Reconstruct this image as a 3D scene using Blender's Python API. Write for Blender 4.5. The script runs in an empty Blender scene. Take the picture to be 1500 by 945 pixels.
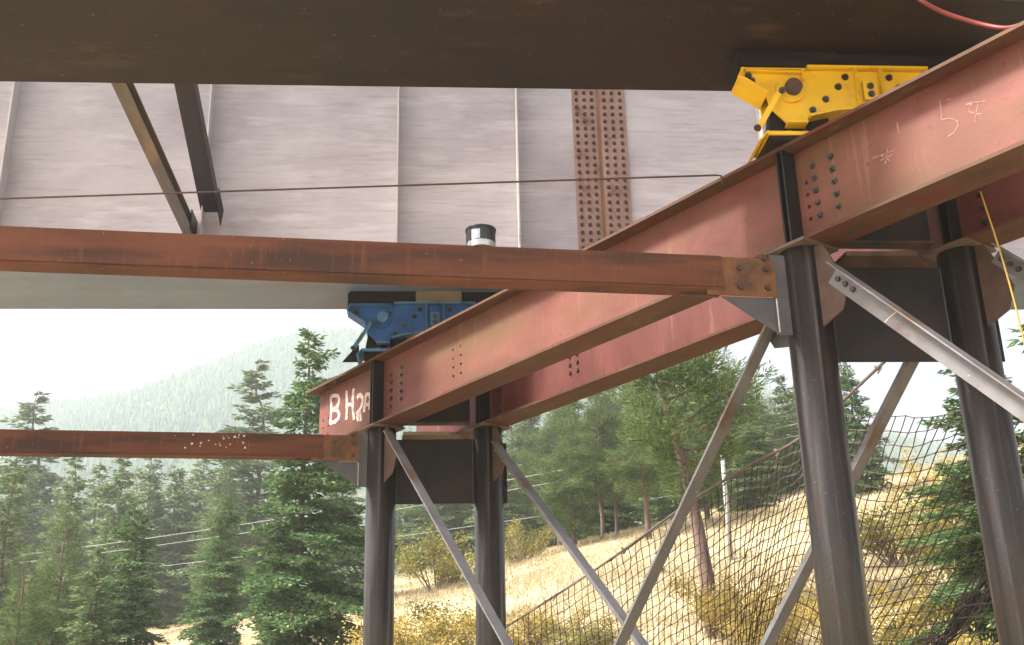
import bpy, math, random
import numpy as np
from mathutils import Vector, Matrix
from mathutils.geometry import tessellate_polygon

# ------------------------------------------------------------------ camera, sky, sun, exposure
S = bpy.context.scene
COL = S.collection
R_ = math.radians
CAMZ = 1.6
PITCH, ROLL, FPX = 0.350394, -0.0240973, 1686.58
cam = bpy.data.objects.new('camera', bpy.data.cameras.new('camera'))
COL.objects.link(cam)
_f = Vector((0, math.cos(PITCH), math.sin(PITCH))); _u = Vector((0, -math.sin(PITCH), math.cos(PITCH))); _r = Vector((1, 0, 0))
_r2 = _r * math.cos(ROLL) + _u * math.sin(ROLL); _u2 = -_r * math.sin(ROLL) + _u * math.cos(ROLL)
M = Matrix((_r2, _u2, -_f)).transposed().to_4x4(); M.translation = (0, 0, CAMZ)
cam.matrix_world = M
cam.data.sensor_width = 36; cam.data.lens = FPX / 1500 * 36
cam.data.clip_start = 0.1; cam.data.clip_end = 20000
S.camera = cam

SUN_EL, SUN_AZ = 50, -100          # azimuth from +Y clockwise, degrees
W = bpy.data.worlds.new('World'); S.world = W; W.use_nodes = True
nt = W.node_tree; nt.nodes.clear()
sky = nt.nodes.new('ShaderNodeTexSky'); sky.sky_type = 'NISHITA'; sky.sun_disc = False
sky.sun_elevation = R_(SUN_EL); sky.sun_rotation = R_(SUN_AZ); sky.altitude = 400
sky.air_density = 0.4; sky.dust_density = 10.0; sky.ozone_density = 0.1
bg = nt.nodes.new('ShaderNodeBackground'); bg.inputs['Strength'].default_value = 0.095
wo = nt.nodes.new('ShaderNodeOutputWorld')
nt.links.new(sky.outputs[0], bg.inputs[0]); nt.links.new(bg.outputs[0], wo.inputs[0])
sl = bpy.data.lights.new('sun', 'SUN'); sl.energy = 4.0; sl.angle = R_(12); sl.color = (1, .94, .84)
so = bpy.data.objects.new('sun', sl); COL.objects.link(so)
_d = Vector((math.sin(R_(SUN_AZ)) * math.cos(R_(SUN_EL)), math.cos(R_(SUN_AZ)) * math.cos(R_(SUN_EL)), math.sin(R_(SUN_EL))))
so.rotation_euler = _d.to_track_quat('Z', 'Y').to_euler(); so.location = (0, 0, 60)
vs = S.view_settings
vs.view_transform = 'Standard'; vs.look = 'None'; vs.gamma = 1; vs.use_curve_mapping = False
vs.exposure = 1.9
S.cycles.use_denoising = True
S.cycles.max_bounces = 8; S.cycles.diffuse_bounces = 4; S.cycles.glossy_bounces = 3
S.cycles.transmission_bounces = 4; S.cycles.volume_bounces = 2; S.cycles.transparent_max_bounces = 8

rng = np.random.default_rng(11)
random.seed(5)

# ------------------------------------------------------------------ materials
def _ramp(nt, stops):
    r = nt.nodes.new('ShaderNodeValToRGB'); e = r.color_ramp.elements
    e[0].position, e[0].color = stops[0][0], (*stops[0][1], 1)
    e[1].position, e[1].color = stops[-1][0], (*stops[-1][1], 1)
    for p, c in stops[1:-1]:
        n = e.new(p); n.color = (*c, 1)
    return r

def mat(name, c1, c2, scale=3, stretch=(1, 1, 1), stain=None, stain_scale=1.2, stain_at=(.5, .7), stain_stretch=(1, 1, 1),
        rough=.7, metal=0., bump=.1, bump_scale=40, spec=.5, speck=None, speck_at=(.66, .72), rough2=None, runs=None, runs_at=(.58, .74), runs_stretch=(2.2, 2.2, .16), runs_scale=4):
    m = bpy.data.materials.new(name); m.use_nodes = True
    nt = m.node_tree; N = nt.nodes; Lk = nt.links.new
    b = N['Principled BSDF']
    tc = N.new('ShaderNodeTexCoord')
    def noise(sc, st, det=6, ro=.6):
        mp = N.new('ShaderNodeMapping'); mp.inputs['Scale'].default_value = st
        Lk(tc.outputs['Object'], mp.inputs[0])
        n = N.new('ShaderNodeTexNoise'); n.inputs['Scale'].default_value = sc
        n.inputs['Detail'].default_value = det; n.inputs['Roughness'].default_value = ro
        Lk(mp.outputs[0], n.inputs['Vector']); return n
    n1 = noise(scale, stretch)
    r1 = _ramp(nt, [(.3, c1), (.7, c2)]); Lk(n1.outputs['Fac'], r1.inputs[0])
    col = r1.outputs[0]
    def over(col, colour, sc, st, at, det=6):
        n2 = noise(sc, st, det); r2 = _ramp(nt, [(at[0], (0, 0, 0)), (at[1], (1, 1, 1))]); Lk(n2.outputs['Fac'], r2.inputs[0])
        mx = N.new('ShaderNodeMix'); mx.data_type = 'RGBA'
        Lk(r2.outputs[0], mx.inputs[0]); Lk(col, mx.inputs[6]); mx.inputs[7].default_value = (*colour, 1)
        return mx.outputs[2]
    if stain is not None: col = over(col, stain, stain_scale, stain_stretch, stain_at)
    if runs is not None: col = over(col, runs, runs_scale, runs_stretch, runs_at)
    if speck is not None: col = over(col, speck, scale * 9, (1, 1, 1), speck_at, 3)
    Lk(col, b.inputs['Base Color'])
    b.inputs['Roughness'].default_value = rough; b.inputs['Metallic'].default_value = metal
    b.inputs['Specular IOR Level'].default_value = spec
    if rough2 is not None:
        mr = N.new('ShaderNodeMapRange'); mr.inputs[1].default_value = .3; mr.inputs[2].default_value = .7
        mr.inputs[3].default_value = rough; mr.inputs[4].default_value = rough2
        Lk(n1.outputs['Fac'], mr.inputs[0]); Lk(mr.outputs[0], b.inputs['Roughness'])
    if bump:
        n3 = noise(bump_scale, (1, 1, 1), 4)
        bp = N.new('ShaderNodeBump'); bp.inputs['Strength'].default_value = bump; bp.inputs['Distance'].default_value = .01
        Lk(n3.outputs['Fac'], bp.inputs['Height']); Lk(bp.outputs[0], b.inputs['Normal'])
    return m

def leafmat(name, c1, c2, c3, trans=.3):
    m = bpy.data.materials.new(name); m.use_nodes = True
    nt = m.node_tree; N = nt.nodes; Lk = nt.links.new; N.clear()
    g = N.new('ShaderNodeNewGeometry')
    r = _ramp(nt, [(0, c1), (.55, c2), (1, c3)]); Lk(g.outputs['Random Per Island'], r.inputs[0])
    tc = N.new('ShaderNodeTexCoord'); n = N.new('ShaderNodeTexNoise'); n.inputs['Scale'].default_value = .9; n.inputs['Detail'].default_value = 3
    Lk(tc.outputs['Object'], n.inputs['Vector'])
    mr = N.new('ShaderNodeMapRange'); mr.inputs[1].default_value = .3; mr.inputs[2].default_value = .7; mr.inputs[3].default_value = .7; mr.inputs[4].default_value = 1.3
    Lk(n.outputs['Fac'], mr.inputs[0])
    mx = N.new('ShaderNodeMix'); mx.data_type = 'RGBA'; mx.blend_type = 'MULTIPLY'; mx.inputs[0].default_value = 1
    Lk(r.outputs[0], mx.inputs[6]); Lk(mr.outputs[0], mx.inputs[7])
    d = N.new('ShaderNodeBsdfDiffuse'); t = N.new('ShaderNodeBsdfTranslucent'); ms = N.new('ShaderNodeMixShader'); ms.inputs[0].default_value = trans
    Lk(mx.outputs[2], d.inputs[0]); Lk(mx.outputs[2], t.inputs[0]); Lk(d.outputs[0], ms.inputs[1]); Lk(t.outputs[0], ms.inputs[2])
    o = N.new('ShaderNodeOutputMaterial'); Lk(ms.outputs[0], o.inputs[0])
    return m

M_ = {}
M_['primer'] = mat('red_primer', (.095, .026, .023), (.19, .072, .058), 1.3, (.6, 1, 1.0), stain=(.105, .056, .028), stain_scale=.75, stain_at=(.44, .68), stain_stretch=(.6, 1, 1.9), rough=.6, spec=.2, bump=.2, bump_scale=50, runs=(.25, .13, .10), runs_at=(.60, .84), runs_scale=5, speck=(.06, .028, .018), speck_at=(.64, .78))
M_['primer_deep'] = mat('deep_red_primer', (.08, .018, .016), (.135, .042, .034), 1.8, (1, 1, .5), stain=(.20, .10, .085), stain_scale=2.6, stain_at=(.60, .82), stain_stretch=(2, 1, .22), rough=.58, spec=.25, bump=.15, bump_scale=60, runs=(.055, .022, .017), runs_at=(.54, .74))
M_['flange'] = mat('rusty_flange_steel', (.055, .026, .016), (.105, .05, .029), 2.2, (.5, 2, 1), stain=(.095, .024, .019), stain_scale=2.0, stain_at=(.5, .64), stain_stretch=(.5, 2, 1), rough=.72, spec=.25, bump=.25, runs=(.13, .088, .05), runs_at=(.60, .74), runs_stretch=(.8, 2.5, 1), runs_scale=3, speck=(.03, .017, .012), speck_at=(.62, .76))
M_['tie'] = mat('brown_rust_steel', (.085, .031, .0195), (.13, .05, .029), 2.0, (.5, 2, 2.5), stain=(.048, .025, .021), stain_scale=1.4, stain_at=(.46, .64), stain_stretch=(.4, 1, 3), rough=.72, spec=.2, bump=.25, runs=(.145, .055, .03), runs_at=(.56, .80), runs_stretch=(5, 1, .5), speck=(.18, .10, .07), speck_at=(.67, .75))
M_['tie_end'] = mat('orange_rust_plate', (.10, .042, .018), (.17, .072, .026), 7, stain=(.05, .026, .019), stain_scale=4, stain_at=(.48, .66), rough=.8, bump=.3)
M_['pile'] = mat('mill_scale_pipe', (.010, .0085, .009), (.034, .029, .028), 3.2, (3.6, 3.6, .13), stain=(.16, .14, .125), stain_scale=2.6, stain_at=(.56, .82), stain_stretch=(4, 4, .10), rough=.27, rough2=.44, metal=0., spec=.38, bump=.25, bump_scale=14, runs=(.036, .024, .019), runs_at=(.54, .70), runs_stretch=(1.5, 1.5, .8), runs_scale=2.2, speck=(.10, .085, .075), speck_at=(.63, .76))
M_['dark_plate'] = mat('dark_scale_and_shade_plate', (.014, .0135, .016), (.026, .023, .026), 2, stain=(.036, .024, .019), stain_scale=1.5, stain_at=(.5, .72), rough=.5, metal=.0, spec=.15, bump=.12, speck=(.05, .035, .028), speck_at=(.68, .76))
M_['gusset'] = mat('blue_grey_plate', (.05, .05, .06), (.085, .08, .088), 4, stain=(.09, .06, .045), stain_scale=3, stain_at=(.6, .75), rough=.5, metal=.15, bump=.1)
M_['capplate'] = mat('pale_bearing_plate', (.07, .046, .036), (.13, .092, .072), 5, rough=.7)
M_['gusset_rust'] = mat('rusty_gusset_plate', (.05, .027, .02), (.095, .05, .036), 5, stain=(.03, .02, .018), stain_scale=2, stain_at=(.5, .7), rough=.72, bump=.2)
M_['brace'] = mat('grey_angle_steel', (.095, .092, .102), (.165, .162, .175), 2.5, (1, 1, .4), stain=(.105, .06, .038), stain_scale=1.5, stain_at=(.56, .70), rough=.48, rough2=.62, metal=.25, bump=.14, speck=(.27, .26, .26), speck_at=(.68, .76))
M_['web'] = mat('pale_weathered_web', (.33, .295, .325), (.53, .50, .52), 1.0, (.5, 1, .9), stain=(.55, .52, .54), stain_scale=2.6, stain_at=(.52, .74), stain_stretch=(.4, 1, 1.8), rough=.55, bump=.08, bump_scale=15, runs=(.33, .25, .265), runs_at=(.52, .86), runs_stretch=(.16, 1, 2.2), runs_scale=9, speck=(.24, .17, .17), speck_at=(.74, .82))
M_['stiff'] = mat('pale_stiffener_edge', (.40, .37, .37), (.54, .51, .51), 4, (1, 1, .3), stain=(.24, .17, .15), stain_scale=3, stain_at=(.6, .75), rough=.6)
M_['soffit'] = mat('shaded_brown_soffit', (.012, .0066, .0072), (.027, .0155, .0150), 1.6, (.35, 1.8, 1), stain=(.0125, .0098, .0115), stain_scale=.8, stain_at=(.45, .66), rough=.6, spec=.3, bump=.15, runs=(.06, .035, .024), runs_at=(.58, .76), runs_stretch=(.5, 1.2, 1), runs_scale=2.2, speck=(.11, .06, .035), speck_at=(.67, .76))  # near girder underside: its shade is put into the dark base colour
M_['soffit_lit'] = mat('lit_grey_soffit', (.105, .145, .235), (.155, .20, .30), 1.3, (.5, 1.4, 1), stain=(.13, .115, .16), stain_scale=1.4, stain_at=(.5, .72), rough=.5, bump=.08)  # similar steel on the far girder, light from below painted in as paler colour
M_['splice'] = mat('brown_splice_plate', (.24, .14, .11), (.36, .24, .205), 5, (1, 1, .4), stain=(.18, .08, .045), stain_scale=3, stain_at=(.55, .7), rough=.75)
M_['splice_gap'] = mat('orange_rust_strip', (.21, .10, .055), (.29, .155, .10), 6, (1, 1, .3), rough=.8)
M_['bolt'] = mat('dark_bolt_steel', (.035, .022, .018), (.07, .04, .03), 30, rough=.55, metal=.3, bump=0)
M_['bolt_bright'] = mat('bright_bolt_steel', (.045, .04, .038), (.16, .15, .14), 40, rough=.32, metal=.6, bump=0)
M_['yellow'] = mat('yellow_paint', (.66, .39, .006), (.76, .47, .010), 2.5, stain=(.48, .26, .010), stain_scale=3.0, stain_at=(.54, .76), rough=.4, bump=.06, runs=(.28, .15, .02), runs_at=(.66, .78), runs_stretch=(2, 2, .5), speck=(.14, .085, .02), speck_at=(.70, .77))
M_['blue'] = mat('blue_paint', (.012, .075, .27), (.024, .115, .35), 3, stain=(.014, .04, .11), stain_scale=4, stain_at=(.52, .72), rough=.45, bump=.06, speck=(.05, .05, .06), speck_at=(.68, .76))
M_['blue_edge'] = mat('light_blue_paint', (.055, .155, .32), (.08, .20, .37), 3, rough=.45, bump=.04, stain=(.03, .07, .14), stain_scale=4, stain_at=(.55, .72))
M_['black'] = mat('black_packing_and_shadow', (.012, .010, .011), (.026, .021, .021), 4, (.4, 1, 3), spec=.15, rough=.7)
M_['timber'] = mat('raw_timber', (.14, .105, .078), (.22, .17, .125), 5, (.4, 3, 3), rough=.8)
M_['white'] = mat('white_spray_paint', (.52, .47, .45), (.62, .58, .56), 12, rough=.8, stain=(.30, .15, .13), stain_scale=12, stain_at=(.46, .66))
M_['chalk'] = mat('faint_chalk', (.25, .145, .13), (.33, .20, .18), 40, rough=.95, stain=(.19, .085, .075), stain_scale=30, stain_at=(.42, .58))
M_['weld'] = mat('weld_bead', (.32, .29, .27), (.55, .5, .47), 40, rough=.5, metal=.4, bump=.4)
M_['cable'] = mat('brown_cable', (.05, .022, .02), (.09, .04, .032), 20, rough=.7)
M_['hose'] = mat('red_rubber_hose', (.15, .016, .018), (.19, .024, .025), 8, rough=.35)
M_['yrope'] = mat('yellow_rope', (.30, .20, .03), (.38, .26, .045), 30, rough=.7)
M_['net'] = mat('dark_net_cord', (.028, .021, .020), (.06, .045, .04), 8, rough=.85, bump=0)
M_['rope'] = mat('grey_edge_rope', (.07, .055, .05), (.13, .10, .09), 14, rough=.85)
M_['can'] = mat('pail_black_paint', (.012, .012, .014), (.03, .028, .03), 6, rough=.35)
M_['tin'] = mat('pail_bare_tin', (.4, .4, .42), (.6, .6, .6), 6, rough=.3, metal=.8)
M_['bark'] = mat('conifer_bark', (.07, .048, .036), (.15, .105, .08), 5, (2, 2, .4), rough=.9, bump=.5, bump_scale=12)
M_['bark_red'] = mat('pine_bark', (.075, .048, .038), (.16, .105, .085), 4, (2.5, 2.5, .5), rough=.9, bump=.6, bump_scale=10)
M_['pole'] = mat('pale_pole', (.24, .225, .21), (.33, .31, .29), 3, (2, 2, .3), rough=.8)
M_['wire'] = mat('aluminium_wire', (.33, .33, .33), (.4, .4, .4), 3, rough=.5, bump=0)
M_['fir'] = leafmat('fir_needles', (.058, .112, .052), (.11, .195, .085), (.215, .285, .12))
M_['fir2'] = leafmat('blue_fir_needles', (.095, .145, .078), (.16, .225, .11), (.25, .295, .145))
M_['fir_far'] = leafmat('far_needles', (.014, .042, .04), (.03, .07, .055), (.075, .10, .065), .1)
M_['pine'] = leafmat('pine_needles', (.052, .105, .045), (.105, .175, .07), (.24, .24, .085))
M_['sparse'] = leafmat('thin_needles', (.08, .13, .075), (.14, .19, .105), (.22, .25, .13))
M_['yellow_leaf'] = leafmat('autumn_leaves', (.20, .155, .04), (.36, .28, .08), (.48, .40, .16), .4)
M_['olive_leaf'] = leafmat('olive_leaves', (.09, .10, .035), (.18, .17, .055), (.33, .27, .09), .4)
M_['straw'] = leafmat('dry_straw', (.30, .24, .14), (.42, .35, .22), (.50, .43, .29), .3)
M_['twig'] = mat('grey_twigs', (.13, .10, .085), (.22, .18, .15), 6, rough=.9, bump=0)
M_['ground'] = mat('dry_grass_ground', (.29, .225, .13), (.41, .34, .215), .5, stain=(.15, .125, .055), stain_scale=.12, stain_at=(.5, .66), rough=.95, bump=.5, bump_scale=4, speck=(.48, .43, .31), speck_at=(.54, .66))
M_['mountain'] = mat('forested_slope', (.018, .045, .03), (.05, .08, .04), .03, (1, 1, 1), stain=(.27, .21, .10), stain_scale=.009, stain_at=(.585, .64), stain_stretch=(1, 1, 1.5), rough=1, bump=0, spec=0)

# ------------------------------------------------------------------ mesh helpers
class MB:
    def __init__(s): s.v = []; s.f = []
    def add(s, v, f):
        o = len(s.v); s.v += [tuple(map(float, p)) for p in v]; s.f += [tuple(i + o for i in q) for q in f]; return s
    def box(s, x0, x1, y0, y1, z0, z1):
        return s.add([(x0, y0, z0), (x1, y0, z0), (x1, y1, z0), (x0, y1, z0), (x0, y0, z1), (x1, y0, z1), (x1, y1, z1), (x0, y1, z1)],
                     [(0, 3, 2, 1), (4, 5, 6, 7), (0, 1, 5, 4), (1, 2, 6, 5), (2, 3, 7, 6), (3, 0, 4, 7)])
    def prism(s, poly, a, b, axis='y'):
        """2-D outline extruded along an axis: 'y' -> (x,z), 'z' -> (x,y), 'x' -> (y,z)"""
        def P(p, t): return {'y': (p[0], t, p[1]), 'z': (p[0], p[1], t), 'x': (t, p[0], p[1])}[axis]
        n = len(poly)
        return s.add([P(p, a) for p in poly] + [P(p, b) for p in poly],
                     [tuple(range(n)), tuple(range(2 * n - 1, n - 1, -1))] + [(i, i + n, (i + 1) % n + n, (i + 1) % n) for i in range(n)])
    def tube(s, pts, r, n=8, cap=True):
        pts = [Vector(p) for p in pts]; rs = r if isinstance(r, (list, tuple)) else [r] * len(pts)
        V = []; F = []
        up = None
        for i, p in enumerate(pts):
            t = (pts[min(i + 1, len(pts) - 1)] - pts[max(i - 1, 0)]).normalized()
            if up is None: up = t.orthogonal().normalized()
            up = (up - t * up.dot(t)).normalized(); w = t.cross(up)
            for k in range(n):
                a = 2 * math.pi * k / n; V.append(p + (up * math.cos(a) + w * math.sin(a)) * rs[i])
        for i in range(len(pts) - 1):
            for k in range(n):
                F.append((i * n + k, i * n + (k + 1) % n, (i + 1) * n + (k + 1) % n, (i + 1) * n + k))
        if cap: F += [tuple(range(n - 1, -1, -1)), tuple((len(pts) - 1) * n + k for k in range(n))]
        return s.add(V, F)
    def sheet_with_holes(s, poly, holes, a, b):
        """plate in the xz plane between y=a and y=b, real round holes (x,z,r)"""
        loops = [[Vector((x, z, 0)) for x, z in poly]]
        for hx, hz, hr in holes:
            loops.append([Vector((hx + hr * math.cos(-2 * math.pi * k / 10), hz + hr * math.sin(-2 * math.pi * k / 10), 0)) for k in range(10)])
        tri = tessellate_polygon(loops); flat = [p for l in loops for p in l]; n = len(flat)
        V = [(p.x, a, p.y) for p in flat] + [(p.x, b, p.y) for p in flat]
        F = [t for t in tri] + [tuple(i + n for i in reversed(t)) for t in tri]
        o = 0
        for l in loops:
            m = len(l); F += [(o + i, o + i + n, o + (i + 1) % m + n, o + (i + 1) % m) for i in range(m)]; o += m
        return s.add(V, F)
    def build(s, name, m, parent=None, smooth=False, kind=None):
        me = bpy.data.meshes.new(name); me.from_pydata(s.v, [], s.f); me.update()
        return link(name, me, m, parent, smooth, kind)

def link(name, me, m, parent=None, smooth=False, kind=None):
    if m is not None and not me.materials: me.materials.append(M_[m])
    if smooth: me.shade_smooth() if smooth is True else me.polygons.foreach_set('use_smooth', [True] * len(me.polygons))
    o = bpy.data.objects.new(name, me); COL.objects.link(o); o.parent = parent
    if kind: o['kind'] = kind
    return o

def fastmesh(name, V, F):
    V = np.asarray(V, np.float32); F = np.asarray(F, np.int32); k = F.shape[1]
    me = bpy.data.meshes.new(name); me.vertices.add(len(V)); me.vertices.foreach_set('co', V.ravel())
    me.loops.add(F.size); me.loops.foreach_set('vertex_index', F.ravel())
    me.polygons.add(len(F)); me.polygons.foreach_set('loop_start', np.arange(0, F.size, k, dtype=np.int32))
    me.polygons.foreach_set('loop_total', np.full(len(F), k, np.int32)); me.update(calc_edges=True)
    return me

def tag(o, label, cat, group=None, kind=None):
    o['label'] = label; o['category'] = cat
    if group: o['group'] = group
    if kind: o['kind'] = kind
    return o
def thing(name, label, cat, loc=(0, 0, 0), rz=0, group=None):
    o = bpy.data.objects.new(name, None); COL.objects.link(o); o.empty_display_size = .3
    o.location = loc; o.rotation_euler = (0, 0, rz)
    return tag(o, label, cat, group)
def struct(o): o['kind'] = 'structure'; return o

# shared bolt meshes: head towards -y
def bolt_mesh(name, r, h, m, nut=False):
    b = MB(); hexa = [(r * math.cos(math.pi / 3 * k + .3), r * math.sin(math.pi / 3 * k + .3)) for k in range(6)]
    b.prism(hexa, -h, 0)
    if nut:
        c = [(r * .5 * math.cos(math.pi / 4 * k), r * .5 * math.sin(math.pi / 4 * k)) for k in range(8)]; b.prism(c, -h - .018, -h)
        w = [(r * 1.25 * math.cos(math.pi / 6 * k), r * 1.25 * math.sin(math.pi / 6 * k)) for k in range(12)]; b.prism(w, -.006, 0)
    me = bpy.data.meshes.new(name); me.from_pydata(b.v, [], b.f); me.materials.append(M_[m]); return me
BOLT = bolt_mesh('bolt', .028, .022, 'bolt')
BOLT_S = bolt_mesh('bolt', .031, .026, 'bolt')
NUT = bolt_mesh('bolt', .03, .028, 'bolt_bright', True)
NUT_D = bolt_mesh('bolt', .03, .028, 'bolt', True)
def bolt(me, parent, x, y, z, name='bolt', rx=0):
    o = bpy.data.objects.new(name, me); COL.objects.link(o); o.parent = parent; o.location = (x, y, z)
    o.rotation_euler = (rx, random.uniform(0, 1), 0); return o

def ribbon(mb, pts, w, y, th=.0022):
    """a paint stroke on a face y=const, points (x,z), rounded by many short pieces with ragged width"""
    P = [Vector((x, z)) for x, z in pts]; Q = []
    for i in range(len(P) - 1):                       # Catmull-Rom
        p0, p1, p2, p3 = P[max(i - 1, 0)], P[i], P[i + 1], P[min(i + 2, len(P) - 1)]
        for k in range(6):
            t = k / 6; Q.append(.5 * ((2 * p1) + (p2 - p0) * t + (2 * p0 - 5 * p1 + 4 * p2 - p3) * t * t + (3 * p1 - p0 - 3 * p2 + p3) * t ** 3))
    Q.append(P[-1]); V = []
    for i, q in enumerate(Q):
        t = (Q[min(i + 1, len(Q) - 1)] - Q[max(i - 1, 0)]).normalized(); n = Vector((-t.y, t.x)); ww = w * random.uniform(.7, 1.15) / 2
        V += [(q.x + n.x * ww, y - th, q.y + n.y * ww), (q.x - n.x * ww, y - th, q.y - n.y * ww), (q.x + n.x * ww, y, q.y + n.y * ww), (q.x - n.x * ww, y, q.y - n.y * ww)]
    F = []
    for i in range(len(Q) - 1):
        a, b = 4 * i, 4 * i + 4
        F += [(a, a + 1, b + 1, b), (a, b, b + 2, a + 2), (a + 1, a + 3, b + 3, b + 1)]
    mb.add(V, F)

# ------------------------------------------------------------------ frames of the place
GA, TA, CA = 0.0699191, 0.1615356, 0.6531967          # bearings of girders, ties and bents
GD = Vector((math.cos(GA), math.sin(GA), 0)); GN = Vector((-math.sin(GA), math.cos(GA), 0))
CD = Vector((math.sin(CA), -math.cos(CA), 0)); CN = Vector((math.cos(CA), math.sin(CA), 0))   # CD runs towards the camera's right
CROT = math.atan2(CD.y, CD.x)
P1 = Vector((2.848, 10.372, 0)); SPAN = 7.95; PAIR = 1.587
P2 = P1 - CD * SPAN; P0 = P1 + CD * SPAN
Q0, Q1, Q2 = P0 + GD * PAIR, P1 + GD * PAIR, P2 + GD * PAIR
CB, CT = 6.063, 7.127                                  # underside and top of the cap beams
GB = 8.15                                              # underside of the bridge girders

def hY(Y):
    return np.interp(Y, [-2000, -60, -10, 5, 17, 30, 45, 60, 75, 110, 200, 400, 2000], [-6, -5, -.6, 0, .6, 2.9, 6.0, 10.0, 13.0, 18, 29, 42, 50])
def ground_z(X, Y, fine=True):
    X = np.asarray(X, float); Y = np.asarray(Y, float)
    w = np.clip((Y - 14) / 32, 0, 1); w = w * w * (3 - 2 * w)
    z = hY(Y) + .19 * np.clip(X, -70, 60) * w
    z = z + 1.1 * np.exp(-((X - 6) / 7.0) ** 2 - ((Y - 52) / 9.0) ** 2)
    if fine:
        a = np.clip((Y - 8) / 20, 0.15, 1)
        z = z + a * (.28 * np.sin(X * .31 + .7 * np.sin(Y * .17)) * np.cos(Y * .27 + 1.3) + .12 * np.sin(X * .9 + 1.1) * np.sin(Y * .8 + X * .2))
    return z
def gz(x, y): return float(ground_z(x, y))

# ------------------------------------------------------------------ ground, mountain
def grade(lo, hi, step, far, n):
    inner = np.arange(lo, hi + step * .5, step)
    a = np.geomspace(step, far, n)
    return np.concatenate([(lo - a)[::-1], inner, hi + a])
gx = grade(-50, 55, 1.25, 2500, 22); gy = grade(-15, 110, 1.25, 2300, 22)
XX, YY = np.meshgrid(gx, gy); ZZ = ground_z(XX, YY)
nx, ny = len(gx), len(gy)
idx = (np.arange(ny - 1)[:, None] * nx + np.arange(nx - 1)[None]).ravel()
me = fastmesh('ground', np.stack([XX.ravel(), YY.ravel(), ZZ.ravel()], 1), np.stack([idx, idx + 1, idx + 1 + nx, idx + nx], 1))
struct(link('ground', me, 'ground', smooth=True))

mx = np.linspace(-1700, 1700, 240); my = np.linspace(330, 1900, 120)
XX, YY = np.meshgrid(mx, my)
prof = np.interp(XX / 950, [-1.8, -.9, -.60, -.456, -.35, -.26, -.20, -.13, -.04, .08, .2, .3, .42, .9, 1.8],
                 [.12, .20, .265, .306, .318, .347, .366, .372, .362, .345, .312, .27, .23, .2, .12]) * 950
t = np.clip((YY - 330) / (950 - 330), 0, 1); t2 = np.clip((1900 - YY) / 950, 0, 1)
ZZ = 32 + (prof - 32) * (t ** 1.25) * (t2 ** .3)
nz = np.zeros_like(ZZ)
for k in range(20):
    fr = .004 * 1.17 ** k; th = rng.uniform(0, 6.28); nz += np.sin((XX * math.cos(th) + YY * math.sin(th)) * fr + rng.uniform(0, 6.28)) * (.5 / fr) * .035
ZZ = ZZ + nz * t
mi, nj = len(mx), len(my)
idx = (np.arange(nj - 1)[:, None] * mi + np.arange(mi - 1)[None]).ravel()
me = fastmesh('mountain', np.stack([XX.ravel(), YY.ravel(), ZZ.ravel() - 1], 1), np.stack([idx, idx + 1, idx + 1 + mi, idx + mi], 1))
struct(link('mountain', me, 'mountain', smooth=True))
MT_TOP = float(ZZ.max()) + 14
def mountain_forest():
    r = np.random.default_rng(77); n = 60000
    Y = 345 + 720 * r.random(n); X = Y * r.uniform(-.62, .46, n)
    keep = (np.sin(X * .021 + 2 * np.sin(Y * .009)) + np.sin(Y * .017 + X * .008) + r.normal(0, .5, n)) < 1.25
    X, Y = X[keep], Y[keep]; n = len(X)
    fx = (X - mx[0]) / (mx[1] - mx[0]); fy = (Y - my[0]) / (my[1] - my[0]); i0 = fx.astype(int); j0 = fy.astype(int); a = fx - i0; b = fy - j0
    Z = (ZZ[j0, i0] * (1 - a) * (1 - b) + ZZ[j0, i0 + 1] * a * (1 - b) + ZZ[j0 + 1, i0] * (1 - a) * b + ZZ[j0 + 1, i0 + 1] * a * b) - 1.5
    h = r.uniform(3, 7, n) * r.choice([.6, 1, 1.2], n); w = h * r.uniform(.16, .25, n); th = r.uniform(0, 6.28, n)
    ring = [np.stack([X + w * np.cos(th + k * 2.0944), Y + w * np.sin(th + k * 2.0944), Z + h * .08], 1) for k in range(3)]
    V = np.stack(ring + [np.stack([X, Y, Z + h], 1)], 1).reshape(-1, 3)
    o = np.arange(n)[:, None] * 4; F = np.concatenate([o + np.array([[0, 1, 3]]), o + np.array([[1, 2, 3]]), o + np.array([[2, 0, 3]])])
    tag(link('mountain_forest', fastmesh('mountain_forest', V, F), 'fir_far'), 'hazy conifer forest covering the mountainside at left', 'forest', kind='stuff')
mountain_forest()

# ------------------------------------------------------------------ bridge girders
def girder(name, label, base, stiffs, splice, soffit, x0, x1, web):
    g = thing(name, label, 'girder', base, GA, 'bridge girders overhead')
    yw, fw = -.25, .73
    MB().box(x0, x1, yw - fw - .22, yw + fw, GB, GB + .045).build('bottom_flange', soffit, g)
    MB().box(x0, x1, yw - .012, yw + .012, GB + .045, 12.45).build('web', web, g)
    MB().box(x0, x1, yw - .35, yw + .35, 12.45, 12.5).build('top_flange', web, g)
    for sx in stiffs:
        for sgn in (-1, 1):
            MB().box(sx - .012, sx + .012, *sorted((yw + sgn * .013, yw + sgn * .26)), GB + .05, 12.44).build('stiffener', 'stiff', g)
    if splice:
        for a, b, cols in ((3.05, 3.445, (3.12, 3.25, 3.375)), (3.505, 3.93, (3.58, 3.71, 3.845))):
            p = MB().box(a, b, yw - .032, yw - .0125, GB + .2, 12.3).build('splice_plate', 'splice', g)
            for cx in cols:
                for k in range(29):
                    bolt(BOLT_S, p, cx, yw - .032, GB + .34 + k * .1335)
        MB().box(3.447, 3.503, yw - .017, yw - .0125, GB + .2, 12.3).build('rust_strip', 'splice_gap', g)
    return g
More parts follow.
